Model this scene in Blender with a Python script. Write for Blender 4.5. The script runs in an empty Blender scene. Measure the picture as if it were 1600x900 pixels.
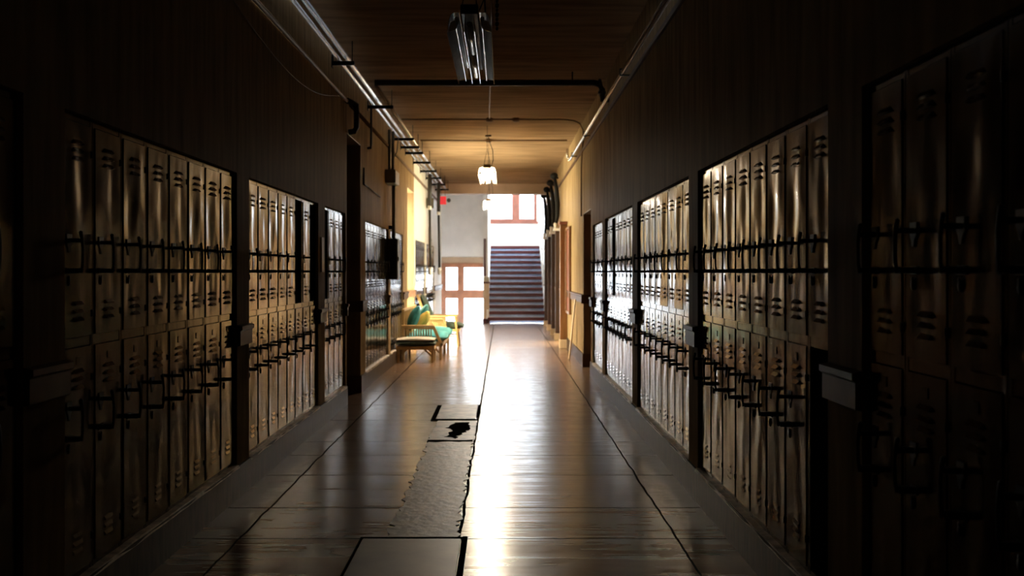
import bpy, bmesh, math, random
from mathutils import Vector, Matrix, noise
random.seed(7)
S = bpy.context.scene
C = S.collection
PI = math.pi

# ------------------------------------------------------------------ camera, world, light, exposure
EYE = 1.42
cam_d = bpy.data.cameras.new('camera'); cam = bpy.data.objects.new('camera', cam_d); C.objects.link(cam)
cam.location = (0, 0, EYE); cam.rotation_euler = (PI/2, 0, 0)
cam_d.sensor_width = 36; cam_d.lens = 1564/1600*36
cam_d.shift_x = 15/1600; cam_d.shift_y = -25/1600
cam_d.clip_end = 200
cam_d.dof.use_dof = True; cam_d.dof.focus_distance = 5.6; cam_d.dof.aperture_fstop = 3.2
S.camera = cam
S.view_settings.view_transform = 'Standard'; S.view_settings.look = 'None'
S.view_settings.gamma = 1; S.view_settings.use_curve_mapping = False
S.view_settings.exposure = 0.0
WORLD = 66.0
LAMP = 800.0
w = bpy.data.worlds.new('sky'); S.world = w; w.use_nodes = True
bg = w.node_tree.nodes['Background']; bg.inputs[0].default_value = (0.80, 0.91, 1.0, 1); bg.inputs[1].default_value = WORLD

def portal(loc, rot, sx, sy):
    l = bpy.data.lights.new('daylight_portal', 'AREA'); l.shape = 'RECTANGLE'; l.size = sx; l.size_y = sy
    l.cycles.is_portal = True
    o = bpy.data.objects.new('daylight_portal', l); C.objects.link(o); o.location = loc; o.rotation_euler = rot
    return o
portal((0.30, 33.66, 4.0), (-PI/2, 0, 0), 1.9, 1.9)        # landing window, light goes -Y
portal((-1.1, 29.62, 0.7), (-PI/2, 0, 0), 1.3, 2.0)        # exit doors
portal((1.50, 30.8, 3.9), (0, PI/2, 0), 2.2, 3.0)          # stair side window, light goes -X

AMBER = (1.0, .90, .70, 1)  # tint of the added side-door panes, warms the mid-corridor light
portal((-2.36, 18.25, 1.4), (0, -PI/2, 0), 2.6, 1.05)      # added glazing in the left side doorway, light goes +X
portal((1.90, 19.9, 1.1), (0, PI/2, 0), 2.0, 1.05)        # added unseen side door, right, light goes -X

# ------------------------------------------------------------------ materials
def mat(name): 
    m = bpy.data.materials.new(name); m.use_nodes = True
    return m, m.node_tree, m.node_tree.nodes['Principled BSDF']
def simple(name, col, rough=.5, metal=0, emit=None, es=0, coat=0, nscale=0, namp=.25, stretch=(1,1,1), bump=0, bscale=None, spec=None):
    m, t, b = mat(name)
    b.inputs['Base Color'].default_value = (*col, 1); b.inputs['Roughness'].default_value = rough
    b.inputs['Metallic'].default_value = metal
    if spec is not None: b.inputs['Specular IOR Level'].default_value = spec
    if coat: b.inputs['Coat Weight'].default_value = coat; b.inputs['Coat Roughness'].default_value = .12
    if emit: b.inputs['Emission Color'].default_value = (*emit, 1); b.inputs['Emission Strength'].default_value = es
    if nscale:
        tc = t.nodes.new('ShaderNodeTexCoord'); mp = t.nodes.new('ShaderNodeMapping'); mp.inputs['Scale'].default_value = stretch
        n = t.nodes.new('ShaderNodeTexNoise'); n.inputs['Scale'].default_value = nscale; n.inputs['Detail'].default_value = 6
        t.links.new(tc.outputs['Object'], mp.inputs[0]); t.links.new(mp.outputs[0], n.inputs['Vector'])
        r = t.nodes.new('ShaderNodeValToRGB')
        r.color_ramp.elements[0].position = .3; r.color_ramp.elements[1].position = .7
        r.color_ramp.elements[0].color = (*[c*(1-namp) for c in col], 1); r.color_ramp.elements[1].color = (*[min(1, c*(1+namp)) for c in col], 1)
        t.links.new(n.outputs[0], r.inputs[0]); t.links.new(r.outputs[0], b.inputs['Base Color'])
        if bump:
            bp = t.nodes.new('ShaderNodeBump'); bp.inputs['Strength'].default_value = 1; bp.inputs['Distance'].default_value = bump
            src = n
            if bscale:
                n2 = t.nodes.new('ShaderNodeTexNoise'); n2.inputs['Scale'].default_value = bscale; n2.inputs['Detail'].default_value = 3
                t.links.new(mp.outputs[0], n2.inputs['Vector']); src = n2
            t.links.new(src.outputs[0], bp.inputs['Height']); t.links.new(bp.outputs[0], b.inputs['Normal'])
    return m

M = {}
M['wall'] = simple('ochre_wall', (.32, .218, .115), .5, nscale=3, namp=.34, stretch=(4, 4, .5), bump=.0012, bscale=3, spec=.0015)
M['ceiling'] = simple('ceiling_boards', (.27, .178, .105), .6, nscale=2.2, namp=.30, stretch=(.5, 3.2, 1), bump=.004, spec=0)
M['base'] = simple('baseboard', (.042, .024, .015), .35, nscale=5, namp=.5, stretch=(5, 5, 1), bump=.001, bscale=5, spec=.03)
M['ridge'] = simple('highlit_ledge', (.6, .5, .4), .45, nscale=14, namp=.5, bump=.01)  # pale colour stands in for the highlight along the dirty ridge
M['rail'] = simple('chair_rail_paint', (.11, .06, .04), .4, nscale=6, namp=.3, spec=.06)
M['jamb'] = simple('doorway_paint', (.20, .125, .06), .45, nscale=4, namp=.3, stretch=(3, 3, .5))
M['door_wood'] = simple('door_wood', (.16, .085, .045), .35, nscale=4, namp=.3, stretch=(6, 6, .6))
M['white'] = simple('white_plaster', (.93, .90, .86), .6, nscale=2, namp=.06)
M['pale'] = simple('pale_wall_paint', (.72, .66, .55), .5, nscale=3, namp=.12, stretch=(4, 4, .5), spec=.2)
M['tan'] = simple('beam_paint', (.50, .36, .24), .6, nscale=2, namp=.15)
M['redwood'] = simple('red_brown_wood', (.23, .075, .045), .4, nscale=5, namp=.25)
M['stairred'] = simple('stair_nosing', (.065, .009, .012), .4, nscale=5, namp=.25)
M['postwood'] = simple('dark_post_wood', (.055, .028, .018), .4, nscale=4, namp=.4, stretch=(6, 6, .6))
M['stairblue'] = simple('stair_riser', (.30, .41, .62), .5, nscale=5, namp=.15)
M['doorframe'] = simple('exit_door_wood', (.36, .15, .08), .4, nscale=5, namp=.2)
M['black'] = simple('black_iron', (.008, .008, .008), .5, 0, spec=.2)
M['darkpipe'] = simple('dark_pipe', (.02, .016, .013), .5)
M['pipe'] = simple('painted_pipe', (.72, .70, .68), .27, .9)
M['cond'] = simple('painted_conduit', (.22, .14, .08), .5, spec=.03)
M['pole'] = simple('green_grey_conduit', (.10, .085, .05), .35, .2)
M['boxm'] = simple('black_green_box', (.018, .022, .016), .45)
M['mirror'] = simple('polished_reflector', (.86, .92, 1.0), .27, 1, nscale=20, namp=.15, bump=.001)
M['tube_off'] = simple('unlit_tube', (.82, .84, .88), .12)
M['tube_on'] = simple('lit_tube', (.9, .9, .9), .3, emit=(1, .84, .62), es=LAMP)
M['wood'] = simple('blond_cane', (.46, .29, .11), .4, nscale=8, namp=.2)
M['teal'] = simple('teal_fabric', (.015, .15, .15), .8, nscale=14, namp=.25)
M['tealp'] = simple('pale_teal_fabric', (.04, .24, .24), .8, nscale=14, namp=.2)
M['green'] = simple('dark_green_fabric', (.018, .030, .016), .8, nscale=22, namp=.8)
M['cream'] = simple('cream_fabric', (.42, .36, .26), .8, nscale=14, namp=.2)
M['yellow'] = simple('yellow_fabric', (.5, .34, .06), .8, nscale=14, namp=.2)
M['exit'] = simple('red_sign', (.6, .03, .04), .4, emit=(1, .05, .06), es=.6)
M['board'] = simple('pale_plank', (.62, .46, .28), .5, nscale=4, namp=.15, stretch=(4, 4, .5))
M['orange'] = simple('orange_wood', (.20, .085, .028), .35, nscale=4, namp=.3, stretch=(5, 5, .6))
M['brass'] = simple('old_brass', (.45, .3, .12), .35, .7)
M['whitem'] = simple('white_enamel', (.8, .78, .75), .35)
M['dry'] = simple('dried_leaves', (.20, .11, .06), .8, nscale=9, namp=.4)
M['leafg'] = simple('green_leaves', (.11, .16, .07), .8, nscale=9, namp=.4)
M['patch'] = simple('rough_concrete', (.085, .06, .045), .42, nscale=7, namp=.85, bump=.004, bscale=18, spec=.14)
M['plate'] = simple('cover_plate', (.07, .048, .034), .4, nscale=5, namp=.35, bump=.001, bscale=9, spec=.25)
M['hole'] = simple('broken_floor', (.012, .010, .008), .8, nscale=12, namp=.6, bump=.004, spec=0)

def make_glass():
    m = bpy.data.materials.new('window_glass'); m.use_nodes = True; t = m.node_tree; t.nodes.clear()
    o = t.nodes.new('ShaderNodeOutputMaterial'); mx = t.nodes.new('ShaderNodeMixShader'); mx.inputs[0].default_value = .06
    a = t.nodes.new('ShaderNodeBsdfTransparent'); g = t.nodes.new('ShaderNodeBsdfGlossy'); g.inputs['Roughness'].default_value = .05
    t.links.new(a.outputs[0], mx.inputs[1]); t.links.new(g.outputs[0], mx.inputs[2]); t.links.new(mx.outputs[0], o.inputs[0])
    return m
M['glass'] = make_glass()
M['amber'] = make_glass(); M['amber'].name = 'added_amber_glass'
[n for n in M['glass'].node_tree.nodes if n.type == 'BSDF_TRANSPARENT'][0].inputs[0].default_value = (.50, .50, .50, 1)      # grey tint added to dim the stair and exit daylight
[n for n in M['amber'].node_tree.nodes if n.type == 'BSDF_TRANSPARENT'][0].inputs[0].default_value = AMBER

def make_glow():
    m = bpy.data.materials.new('frosted_reflector'); m.use_nodes = True; t = m.node_tree; t.nodes.clear()
    o = t.nodes.new('ShaderNodeOutputMaterial'); mx = t.nodes.new('ShaderNodeMixShader'); mx.inputs[0].default_value = .5
    a = t.nodes.new('ShaderNodeBsdfTranslucent'); g = t.nodes.new('ShaderNodeBsdfDiffuse')
    for q in (a, g): q.inputs[0].default_value = (.9, .88, .82, 1)
    t.links.new(a.outputs[0], mx.inputs[1]); t.links.new(g.outputs[0], mx.inputs[2]); t.links.new(mx.outputs[0], o.inputs[0])
    return m
M['glow'] = make_glow()
def make_locker_mat(name, col, rough):
    m, t, b = mat(name)
    tc = t.nodes.new('ShaderNodeTexCoord'); oi = t.nodes.new('ShaderNodeObjectInfo')
    ad = t.nodes.new('ShaderNodeVectorMath'); ad.operation = 'ADD'
    t.links.new(tc.outputs['Object'], ad.inputs[0]); t.links.new(oi.outputs['Location'], ad.inputs[1])
    mp = t.nodes.new('ShaderNodeMapping'); mp.inputs['Scale'].default_value = (5, 5, 1.1)
    n = t.nodes.new('ShaderNodeTexNoise'); n.inputs['Scale'].default_value = 3; n.inputs['Detail'].default_value = 7
    t.links.new(ad.outputs[0], mp.inputs[0]); t.links.new(mp.outputs[0], n.inputs['Vector'])
    r = t.nodes.new('ShaderNodeValToRGB'); r.color_ramp.elements[0].position = .3; r.color_ramp.elements[1].position = .72
    r.color_ramp.elements[0].color = (*[c*.6 for c in col], 1); r.color_ramp.elements[1].color = (*[c*1.3 for c in col], 1)
    t.links.new(n.outputs[0], r.inputs[0]); t.links.new(r.outputs[0], b.inputs['Base Color'])
    rr = t.nodes.new('ShaderNodeMapRange'); rr.inputs[3].default_value = rough*.7; rr.inputs[4].default_value = rough*1.5
    t.links.new(n.outputs[0], rr.inputs[0]); t.links.new(rr.outputs[0], b.inputs['Roughness'])
    b.inputs['Metallic'].default_value = .8
    bp = t.nodes.new('ShaderNodeBump'); bp.inputs['Strength'].default_value = 1; bp.inputs['Distance'].default_value = .0006
    t.links.new(n.outputs[0], bp.inputs['Height']); t.links.new(bp.outputs[0], b.inputs['Normal'])
    return m
M['locker'] = make_locker_mat('locker_steel', (.085, .069, .054), .125)
M['locker_in'] = simple('locker_inside', (.06, .045, .035), .6)

def make_floor():
    m, t, b = mat('waxed_floor')
    tc = t.nodes.new('ShaderNodeTexCoord'); sx = t.nodes.new('ShaderNodeSeparateXYZ'); t.links.new(tc.outputs['Object'], sx.inputs[0])
    def mth(op, a, bb):
        n = t.nodes.new('ShaderNodeMath'); n.operation = op
        for i, v in enumerate((a, bb)):
            if v is None: continue
            if isinstance(v, (int, float)): n.inputs[i].default_value = v
            else: t.links.new(v, n.inputs[i])
        return n.outputs[0]
    wob = t.nodes.new('ShaderNodeTexNoise'); wob.inputs['Scale'].default_value = 3; t.links.new(tc.outputs['Object'], wob.inputs['Vector'])
    wo = mth('MULTIPLY', mth('SUBTRACT', wob.outputs[0], .5), .03)
    X = mth('ADD', sx.outputs[0], wo); Y = mth('ADD', sx.outputs[1], wo)
    acc = None
    def line(co, c, wd):
        nonlocal acc
        l = mth('LESS_THAN', mth('ABSOLUTE', mth('SUBTRACT', co, c), None), wd)
        acc = l if acc is None else mth('MAXIMUM', acc, l)
    line(X, -1.40, .006); line(X, .93, .006); line(X, -.232, .009)
    for y in (1.9, 2.8, 3.7, 4.55, 5.33, 6.03, 7.0, 7.75, 8.38, 9.6, 10.7, 11.9, 13.1, 14.4, 15.8, 17.2, 18.8, 20.5, 22.3, 24.2):
        line(Y, y, .006)
    mp = t.nodes.new('ShaderNodeMapping'); mp.inputs['Scale'].default_value = (.8, 1.6, 1)
    n = t.nodes.new('ShaderNodeTexNoise'); n.inputs['Scale'].default_value = 2.5; n.inputs['Detail'].default_value = 8
    t.links.new(tc.outputs['Object'], mp.inputs[0]); t.links.new(mp.outputs[0], n.inputs['Vector'])
    r = t.nodes.new('ShaderNodeValToRGB'); r.color_ramp.elements[0].position = .3; r.color_ramp.elements[1].position = .7
    r.color_ramp.elements[0].color = (.105, .058, .033, 1); r.color_ramp.elements[1].color = (.165, .095, .056, 1)
    t.links.new(n.outputs[0], r.inputs[0])
    mx = t.nodes.new('ShaderNodeMix'); mx.data_type = 'RGBA'; t.links.new(acc, mx.inputs[0]); t.links.new(r.outputs[0], mx.inputs[6])
    mx.inputs[7].default_value = (.02, .014, .01, 1); t.links.new(mx.outputs[2], b.inputs['Base Color'])
    # scuffed wax: roughness varies in fine scratches
    n3 = t.nodes.new('ShaderNodeTexNoise'); n3.inputs['Scale'].default_value = 7; n3.inputs['Detail'].default_value = 4
    t.links.new(tc.outputs['Object'], n3.inputs['Vector'])
    rr = t.nodes.new('ShaderNodeMapRange'); rr.inputs[1].default_value = .25; rr.inputs[2].default_value = .8; rr.inputs[3].default_value = .19; rr.inputs[4].default_value = .28
    t.links.new(n3.outputs[0], rr.inputs[0])
    t.links.new(mth('MAXIMUM', rr.outputs[0], mth('MULTIPLY', acc, .8)), b.inputs['Roughness'])
    b.inputs['IOR'].default_value = 1.37; t.links.new(mth('SUBTRACT', .5, mth('MULTIPLY', acc, .5)), b.inputs['Specular IOR Level'])
    mp2 = t.nodes.new('ShaderNodeMapping'); mp2.inputs['Scale'].default_value = (.3, 3.6, 1)
    n2 = t.nodes.new('ShaderNodeTexNoise'); n2.inputs['Scale'].default_value = 1.3; n2.inputs['Detail'].default_value = 3
    t.links.new(tc.outputs['Object'], mp2.inputs[0]); t.links.new(mp2.outputs[0], n2.inputs['Vector'])
    h = mth('SUBTRACT', mth('ADD', mth('MULTIPLY', n2.outputs[0], 1.0), mth('MULTIPLY', n3.outputs[0], .02)), mth('MULTIPLY', acc, .5))
    bp = t.nodes.new('ShaderNodeBump'); bp.inputs['Strength'].default_value = 1; bp.inputs['Distance'].default_value = .007
    t.links.new(h, bp.inputs['Height']); t.links.new(bp.outputs[0], b.inputs['Normal'])
    return m
M['floor'] = make_floor()

# ------------------------------------------------------------------ helpers
class MB:
    def __init__(s): s.bm = bmesh.new()
    def box(s, x0, x1, y0, y1, z0, z1, bev=0):
        g = bmesh.ops.create_cube(s.bm, size=1)
        bmesh.ops.scale(s.bm, vec=(abs(x1-x0), abs(y1-y0), abs(z1-z0)), verts=g['verts'])
        bmesh.ops.translate(s.bm, vec=((x0+x1)/2, (y0+y1)/2, (z0+z1)/2), verts=g['verts'])
        if bev:
            e = list({e for v in g['verts'] for e in v.link_edges})
            bmesh.ops.bevel(s.bm, geom=e, offset=bev, segments=3, profile=.5, affect='EDGES')
        return s
    def bar(s, a, b, wd, th, up=(0, 0, 1)):        # rectangular bar between two points
        a, b = Vector(a), Vector(b); d = (b-a); L = d.length; d.normalize()
        u = Vector(up); 
        if abs(d.dot(u)) > .98: u = Vector((0, 1, 0))
        x = d.cross(u).normalized(); z = x.cross(d).normalized()
        vs = []
        for e in (a, b):
            for sx, sz in ((-1, -1), (1, -1), (1, 1), (-1, 1)):
                vs.append(s.bm.verts.new(e + x*sx*wd/2 + z*sz*th/2))
        for f in ((3, 2, 1, 0), (4, 5, 6, 7), (0, 1, 5, 4), (1, 2, 6, 5), (2, 3, 7, 6), (3, 0, 4, 7)):
            s.bm.faces.new([vs[i] for i in f])
        return s
    def tube(s, pts, r, n=10, caps=True):
        pts = [Vector(p) for p in pts]; rings = []
        for i, p in enumerate(pts):
            if i == 0: d = pts[1]-p
            elif i == len(pts)-1: d = p-pts[i-1]
            else: d = (pts[i+1]-p).normalized() + (p-pts[i-1]).normalized()
            d.normalize()
            u = Vector((0, 0, 1)) if abs(d.z) < .9 else Vector((0, 1, 0))
            x = d.cross(u).normalized(); y = x.cross(d).normalized()
            rr = r[i] if isinstance(r, (list, tuple)) else r
            k = 1
            if 0 < i < len(pts)-1:
                c = max(.5, (pts[i+1]-p).normalized().dot(d)); k = 1/c if c > .6 else 1.2
            rings.append([s.bm.verts.new(p + (x*math.cos(2*PI*j/n) + y*math.sin(2*PI*j/n))*rr*min(k, 1.3)) for j in range(n)])
        for A, B in zip(rings, rings[1:]):
            for j in range(n): 
                f = s.bm.faces.new((A[j], A[(j+1) % n], B[(j+1) % n], B[j])); f.smooth = True
        if caps:
            s.bm.faces.new(rings[0][::-1]); s.bm.faces.new(rings[-1])
        return s
    def ball(s, c, r, sc=(1, 1, 1), sub=2):
        g = bmesh.ops.create_icosphere(s.bm, subdivisions=sub, radius=r)
        bmesh.ops.scale(s.bm, vec=sc, verts=g['verts']); bmesh.ops.translate(s.bm, vec=c, verts=g['verts'])
        for v in g['verts']:
            for f in v.link_faces: f.smooth = True
        return s
    def prism(s, poly, axis, a, b):                # poly in the other two axes, extruded along axis a..b
        def P(u, v, t): return (t, u, v) if axis == 'x' else ((u, t, v) if axis == 'y' else (u, v, t))
        A = [s.bm.verts.new(P(u, v, a)) for u, v in poly]; B = [s.bm.verts.new(P(u, v, b)) for u, v in poly]
        n = len(poly)
        s.bm.faces.new(A[::-1]); s.bm.faces.new(B)
        for i in range(n): s.bm.faces.new((A[i], A[(i+1) % n], B[(i+1) % n], B[i]))
        return s
    def cushion(s, x0, x1, y0, y1, z0, z1, puff=.03, n=8):
        g = bmesh.ops.create_cube(s.bm, size=2); vs = g['verts']
        es = list({e for v in vs for e in v.link_edges})
        bmesh.ops.subdivide_edges(s.bm, edges=es, cuts=n-1, use_grid_fill=True)
        s.bm.verts.ensure_lookup_table()
        new = [v for v in s.bm.verts if v.tag is False and v.index >= -1]
        # only vertices of this cushion: those inside the unit cube bounds and untagged
        for v in s.bm.verts:
            if v.tag: continue
            x, y, z = v.co
            k = (1-abs(x)**6*.10)*(1-abs(y)**6*.10)
            bx = x*(1-.10*(y*y*z*z)); by = y*(1-.10*(x*x*z*z)); bz = z*((1-x**4)*.5+.5)*((1-y**4)*.5+.5)
            v.co = Vector(((x0+x1)/2 + bx*(x1-x0)/2, (y0+y1)/2 + by*(y1-y0)/2, (z0+z1)/2 + bz*((z1-z0)/2 + puff*(1-x*x)*(1-y*y))))
            v.tag = True
        for f in s.bm.faces: f.smooth = True
        return s
    def rot(s, m):
        bmesh.ops.transform(s.bm, matrix=m, verts=s.bm.verts[:]); return s
    def mesh(s, name, m):
        bmesh.ops.recalc_face_normals(s.bm, faces=s.bm.faces[:])
        me = bpy.data.meshes.new(name); s.bm.to_mesh(me); s.bm.free(); me.materials.append(m); return me
    def build(s, name, m, parent=None, kind=None):
        o = bpy.data.objects.new(name, s.mesh(name, m)); C.objects.link(o)
        if parent: o.parent = parent
        if kind: o['kind'] = kind
        return o
def thing(name, label, cat, loc=(0, 0, 0), group=None, rz=0):
    o = bpy.data.objects.new(name, None); C.objects.link(o); o.location = loc; o.rotation_euler = (0, 0, rz)
    o.empty_display_size = .1
    o['label'] = label; o['category'] = cat
    if group: o['group'] = group
    return o
def tag(o, label, cat, group=None):
    o['label'] = label; o['category'] = cat
    if group: o['group'] = group
    return o
def at(o, x, y, z):                                 # recentre a world-built mesh on its own base point
    v = Vector((x, y, z)); o.data.transform(Matrix.Translation(-v)); o.location = v; return o

# ------------------------------------------------------------------ the setting
XL, XR, CEIL = -1.670, 1.210, 3.68
HEAD = 2.045; PL = .195; LW = .31; REC = .034
Y0, YE = -7.0, 25.6
YR_END = 27.8
# segments along the left wall: (start, end, kind)
LSEG = [(Y0, 3.18, 'solid'), (3.18, 3.49, 'bank'), (3.49, 3.82, 'solid'), (3.82, 6.30, 'bank'), (6.30, 6.73, 'solid'), (6.73-.13, 9.08, 'bank'),
        (9.08, 9.41, 'solid'), (9.41, 10.65, 'bank'), (10.65, 10.72, 'solid'), (10.72, 11.8, 'door'), (11.8, 12.2, 'solid'), (12.2, 14.68, 'bank'),
        (14.68, 14.95, 'solid'), (14.95, 16.81, 'bank'), (16.81, 17.6, 'solid'), (17.6, 18.9, 'door'), (18.9, 19.2, 'solid'), (19.2, 21.68, 'bank'),
        (21.68, 22.0, 'solid'), (22.0, 24.48, 'bank'), (24.48, 27.4, 'solid')]
LSEG[4] = (6.30, 6.60, 'solid')
RSEG = [(Y0, 2.13, 'solid'), (2.13, 3.37, 'bank'), (3.37, 3.72, 'solid'), (3.72, 6.20, 'bank'), (6.20, 6.50, 'solid'), (6.50, 8.98, 'bank'),
        (8.98, 9.33, 'solid'), (9.33, 11.81, 'bank'), (11.81, 12.14, 'solid'), (12.14, 13.38, 'bank'), (13.38, 13.68, 'solid'), (13.68, 14.95, 'rdoor'),
        (14.95, 19.2, 'solid'), (19.2, 20.6, 'rdoor'), (20.6, 27.8, 'solid')]  # the second rdoor is an added, unseen opening for light
DTOP = {'door': 2.92, 'rdoor': 2.29}
def wall_side(name, X, sgn, segs, yend):
    m0 = MB(); mf = MB(); bb = MB(); rg = MB(); rl = MB()
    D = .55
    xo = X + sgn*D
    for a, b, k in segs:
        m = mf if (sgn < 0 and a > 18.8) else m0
        if k == 'solid':
            m.box(X, xo, a, b, 0, CEIL)
            bb.box(X - sgn*.015, X, a, b, 0, .2)
            if a > Y0:
                aa = a - .0 ; rl.prism([(X, .95), (X-sgn*.022, .955), (X-sgn*.022, 1.045), (X-sgn*.034, 1.055), (X-sgn*.034, 1.078), (X, 1.085)], 'y', a, b)
        elif k == 'bank':
            m.box(X, xo, a, b, 0, PL); m.box(X, xo, a, b, HEAD, CEIL)
            bb.box(X - sgn*.015, X, a, b, 0, .2)
            # dirty uneven ledge along the top of the plinth, highlight in its colour
            n = max(4, int((b-a)/.05)); prev = None
            for i in range(n+1):
                y = a + (b-a)*i/n
                k1 = noise.noise(Vector((X*3, y*4.1, 0)))*.008; k2 = noise.noise(Vector((X*5, y*7.3, 5)))*.007
                xf = X - sgn*(.017+k1*.6); zt = .206 + k2
                sec = [(xf, .186+k1), (xf + sgn*.006, zt), (X+sgn*REC*.8, zt+.002), (X+sgn*REC*.8, .186)]
                vs = [rg.bm.verts.new((u, y, v)) for u, v in sec]
                if prev:
                    for q in range(4): rg.bm.faces.new((prev[q], prev[(q+1) % 4], vs[(q+1) % 4], vs[q]))
                else: rg.bm.faces.new(vs)
                prev = vs
            rg.bm.faces.new(prev[::-1])
        else:
            m.box(X, xo, a, b, DTOP[k], CEIL)
    m = m0
    gy0, gy1, gz = (17.74, 18.76, 2.70) if sgn < 0 else (19.32, 20.48, 2.12)     # openings behind the added glazed doors, letting daylight in
    m.box(xo, xo + sgn*.1, Y0, gy0, 0, CEIL); m.box(xo, xo + sgn*.1, gy1, yend, 0, CEIL); m.box(xo, xo + sgn*.1, gy0, gy1, gz, CEIL); m.box(xo, xo + sgn*.1, gy0, gy1, 0, .12)
    m.build('wall_'+name, M['wall'], kind='structure')
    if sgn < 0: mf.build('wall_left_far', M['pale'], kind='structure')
    else: mf.bm.free()
    bb.build('baseboard_'+name, M['base'], kind='structure')
    rg.build('trim_ledge_'+name, M['ridge'], kind='structure')
    rl.build('trim_rail_'+name, M['rail'], kind='structure')
wall_side('left', XL, -1, LSEG, 27.4)
wall_side('right', XR, 1, RSEG, 27.8)
# doorway linings, baseboards and rails on the far jambs, recessed doors
def doorway(n, X, sgn, a, b, top, lining, glazed=False):
    m = MB()
    m.box(X + sgn*.001, X + sgn*.5, b-.012, b, 0, top); m.box(X+sgn*.001, X+sgn*.5, a, a+.012, 0, top); m.box(X+sgn*.001, X+sgn*.5, a, b, top-.012, top)
    m.build('trim_doorway_%d' % n, lining, kind='structure')
    j = MB(); j.box(X - sgn*.016, X + sgn*.30, b-.03, b-.012, 0, .2); j.box(X-sgn*.034, X+sgn*.3, b-.035, b-.012, .95, 1.08)
    j.build('trim_jamb_%d' % n, M['rail'], kind='structure')
    if glazed:  # added leaf that lets warm daylight into the corridor
        xd = X + sgn*.50; g = MB()
        g.box(xd, xd+sgn*.045, a+.012, a+.13, 0, top-.012); g.box(xd, xd+sgn*.045, b-.13, b-.012, 0, top-.012)
        g.box(xd, xd+sgn*.045, a+.13, b-.13, top-.18, top-.012); g.box(xd, xd+sgn*.045, a+.13, b-.13, 0, .22); g.box(xd, xd+sgn*.045, a+.13, b-.13, .9, 1.0)
        o = g.build('door_%d' % n, M['door_wood'], kind='structure')
        for z0, z1 in ((.22, .9), (1.0, top-.18)): MB().box(xd+sgn*.02, xd+sgn*.026, a+.13, b-.13, z0, z1).build('pane', M['amber'], o)
        return
    d = MB(); xd = X + sgn*.30
    d.box(xd, xd+sgn*.045, a+.012, b-.012, 0, top-.012)
    o = d.build('door_%d' % n, M['door_wood'], kind='structure')
    p = MB(); yy0, yy1 = a+.13, b-.13
    for z0, z1 in ((.25, .95), (1.12, top-.35)):
        p.box(xd-sgn*.012, xd, yy0, yy1, z0, z0+.05); p.box(xd-sgn*.012, xd, yy0, yy1, z1-.05, z1)
        p.box(xd-sgn*.012, xd, yy0, yy0+.05, z0, z1); p.box(xd-sgn*.012, xd, yy1-.05, yy1, z0, z1)
    p.build('door_moulding', M['door_wood'], o)
    k = MB(); k.tube([(xd, a+.1, 1.02), (xd-sgn*.05, a+.1, 1.02)], .01); k.ball((xd-sgn*.06, a+.1, 1.02), .028)
    k.build('door_knob', M['brass'], o)
doorway(1, XL, -1, 10.72, 11.8, 2.92, M['jamb'])
doorway(2, XL, -1, 17.6, 18.9, 2.92, M['jamb'], True)  # glazed leaf added in this doorway as a warm light source
doorway(3, XR, 1, 13.68, 14.95, 2.29, M['jamb'])
doorway(6, XR, 1, 19.2, 20.6, 2.29, M['jamb'], True)  # unseen doorway added behind the posts to brighten the left wall
# picture rail high on the right wall and on the left
MB().box(XR-.02, XR, Y0, YR_END, 3.22, 3.265).build('trim_picture_rail_right', M['rail'], kind='structure')

MB().box(-2.35, 1.9, Y0, 27.8, -.12, 0).build('floor', M['floor'], kind='structure')
m = MB(); m.box(-2.35, 1.9, Y0, YE+.35, CEIL, CEIL+.15); m.build('ceiling', M['ceiling'], kind='structure')
MB().box(-2.35, 1.9, Y0-.1, Y0, 0, CEIL).build('wall_back', M['wall'], kind='structure')
# beam where the corridor meets the stair hall
MB().box(XL, XR, YE, YE+.35, 3.42, CEIL).build('trim_beam', M['tan'], kind='structure')
# stair hall shell
TOP = 5.6
m = MB()
m.box(-2.35, 1.9, YE+.25, YE+.35, CEIL, TOP)                 # wall above the corridor ceiling
m.box(-2.2, -2.05, 27.4, 29.7, -.7, TOP); m.box(-2.2, XL, YE+.3, 27.4, CEIL, TOP)   # left side
m.box(-2.2, -.53, 29.5, 29.7, 1.66, TOP)                     # wall over the exit doors
m.box(-2.2, -1.86, 29.5, 29.7, -.7, 1.66)
m.build('wall_hall', M['white'], kind='structure')
m = MB(); m.box(-.54, -.41, 28.25, 33.7, -.7, TOP); m.build('wall_partition', M['white'], kind='structure')
m = MB()                                                     # right side of the stairwell with its window opening
m.box(1.25, 1.5, YR_END-.01, 29.6, 0, TOP); m.box(1.25, 1.5, 32.1, 33.9, 0, TOP); m.box(1.25, 1.5, 29.6, 32.1, 0, 2.6); m.box(1.25, 1.5, 29.6, 32.1, 5.2, TOP)
m.box(1.25, 1.5, YE+.3, YR_END, CEIL, TOP)
m.build('wall_stair', M['white'], kind='structure')
m = MB()                                                     # landing wall
m.box(-.55, 1.25, 33.5, 33.7, 0, 3.12); m.box(-.55, 1.25, 33.5, 33.7, 5.0, TOP); m.box(-.55, -.47, 33.5, 33.7, 3.12, 5.0); m.box(1.15, 1.25, 33.5, 33.7, 3.12, 5)
m.build('wall_landing', M['white'], kind='structure')
MB().box(-2.35, 1.9, YE+.25, 33.9, TOP, TOP+.1).build('ceiling_hall', M['white'], kind='structure')
MB().box(-2.2, -.53, 27.8, 29.7, -.8, -.7).build('floor_vestibule', M['floor'], kind='structure')
m = MB()
for i in range(4): m.box(-2.05, -.54, 27.8, 27.8+.28*(4-i), -.7 + .0, -.7+.175*i + .001) if i else None
m.build('floor_vestibule_steps', M['stairred'], kind='structure')

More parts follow.
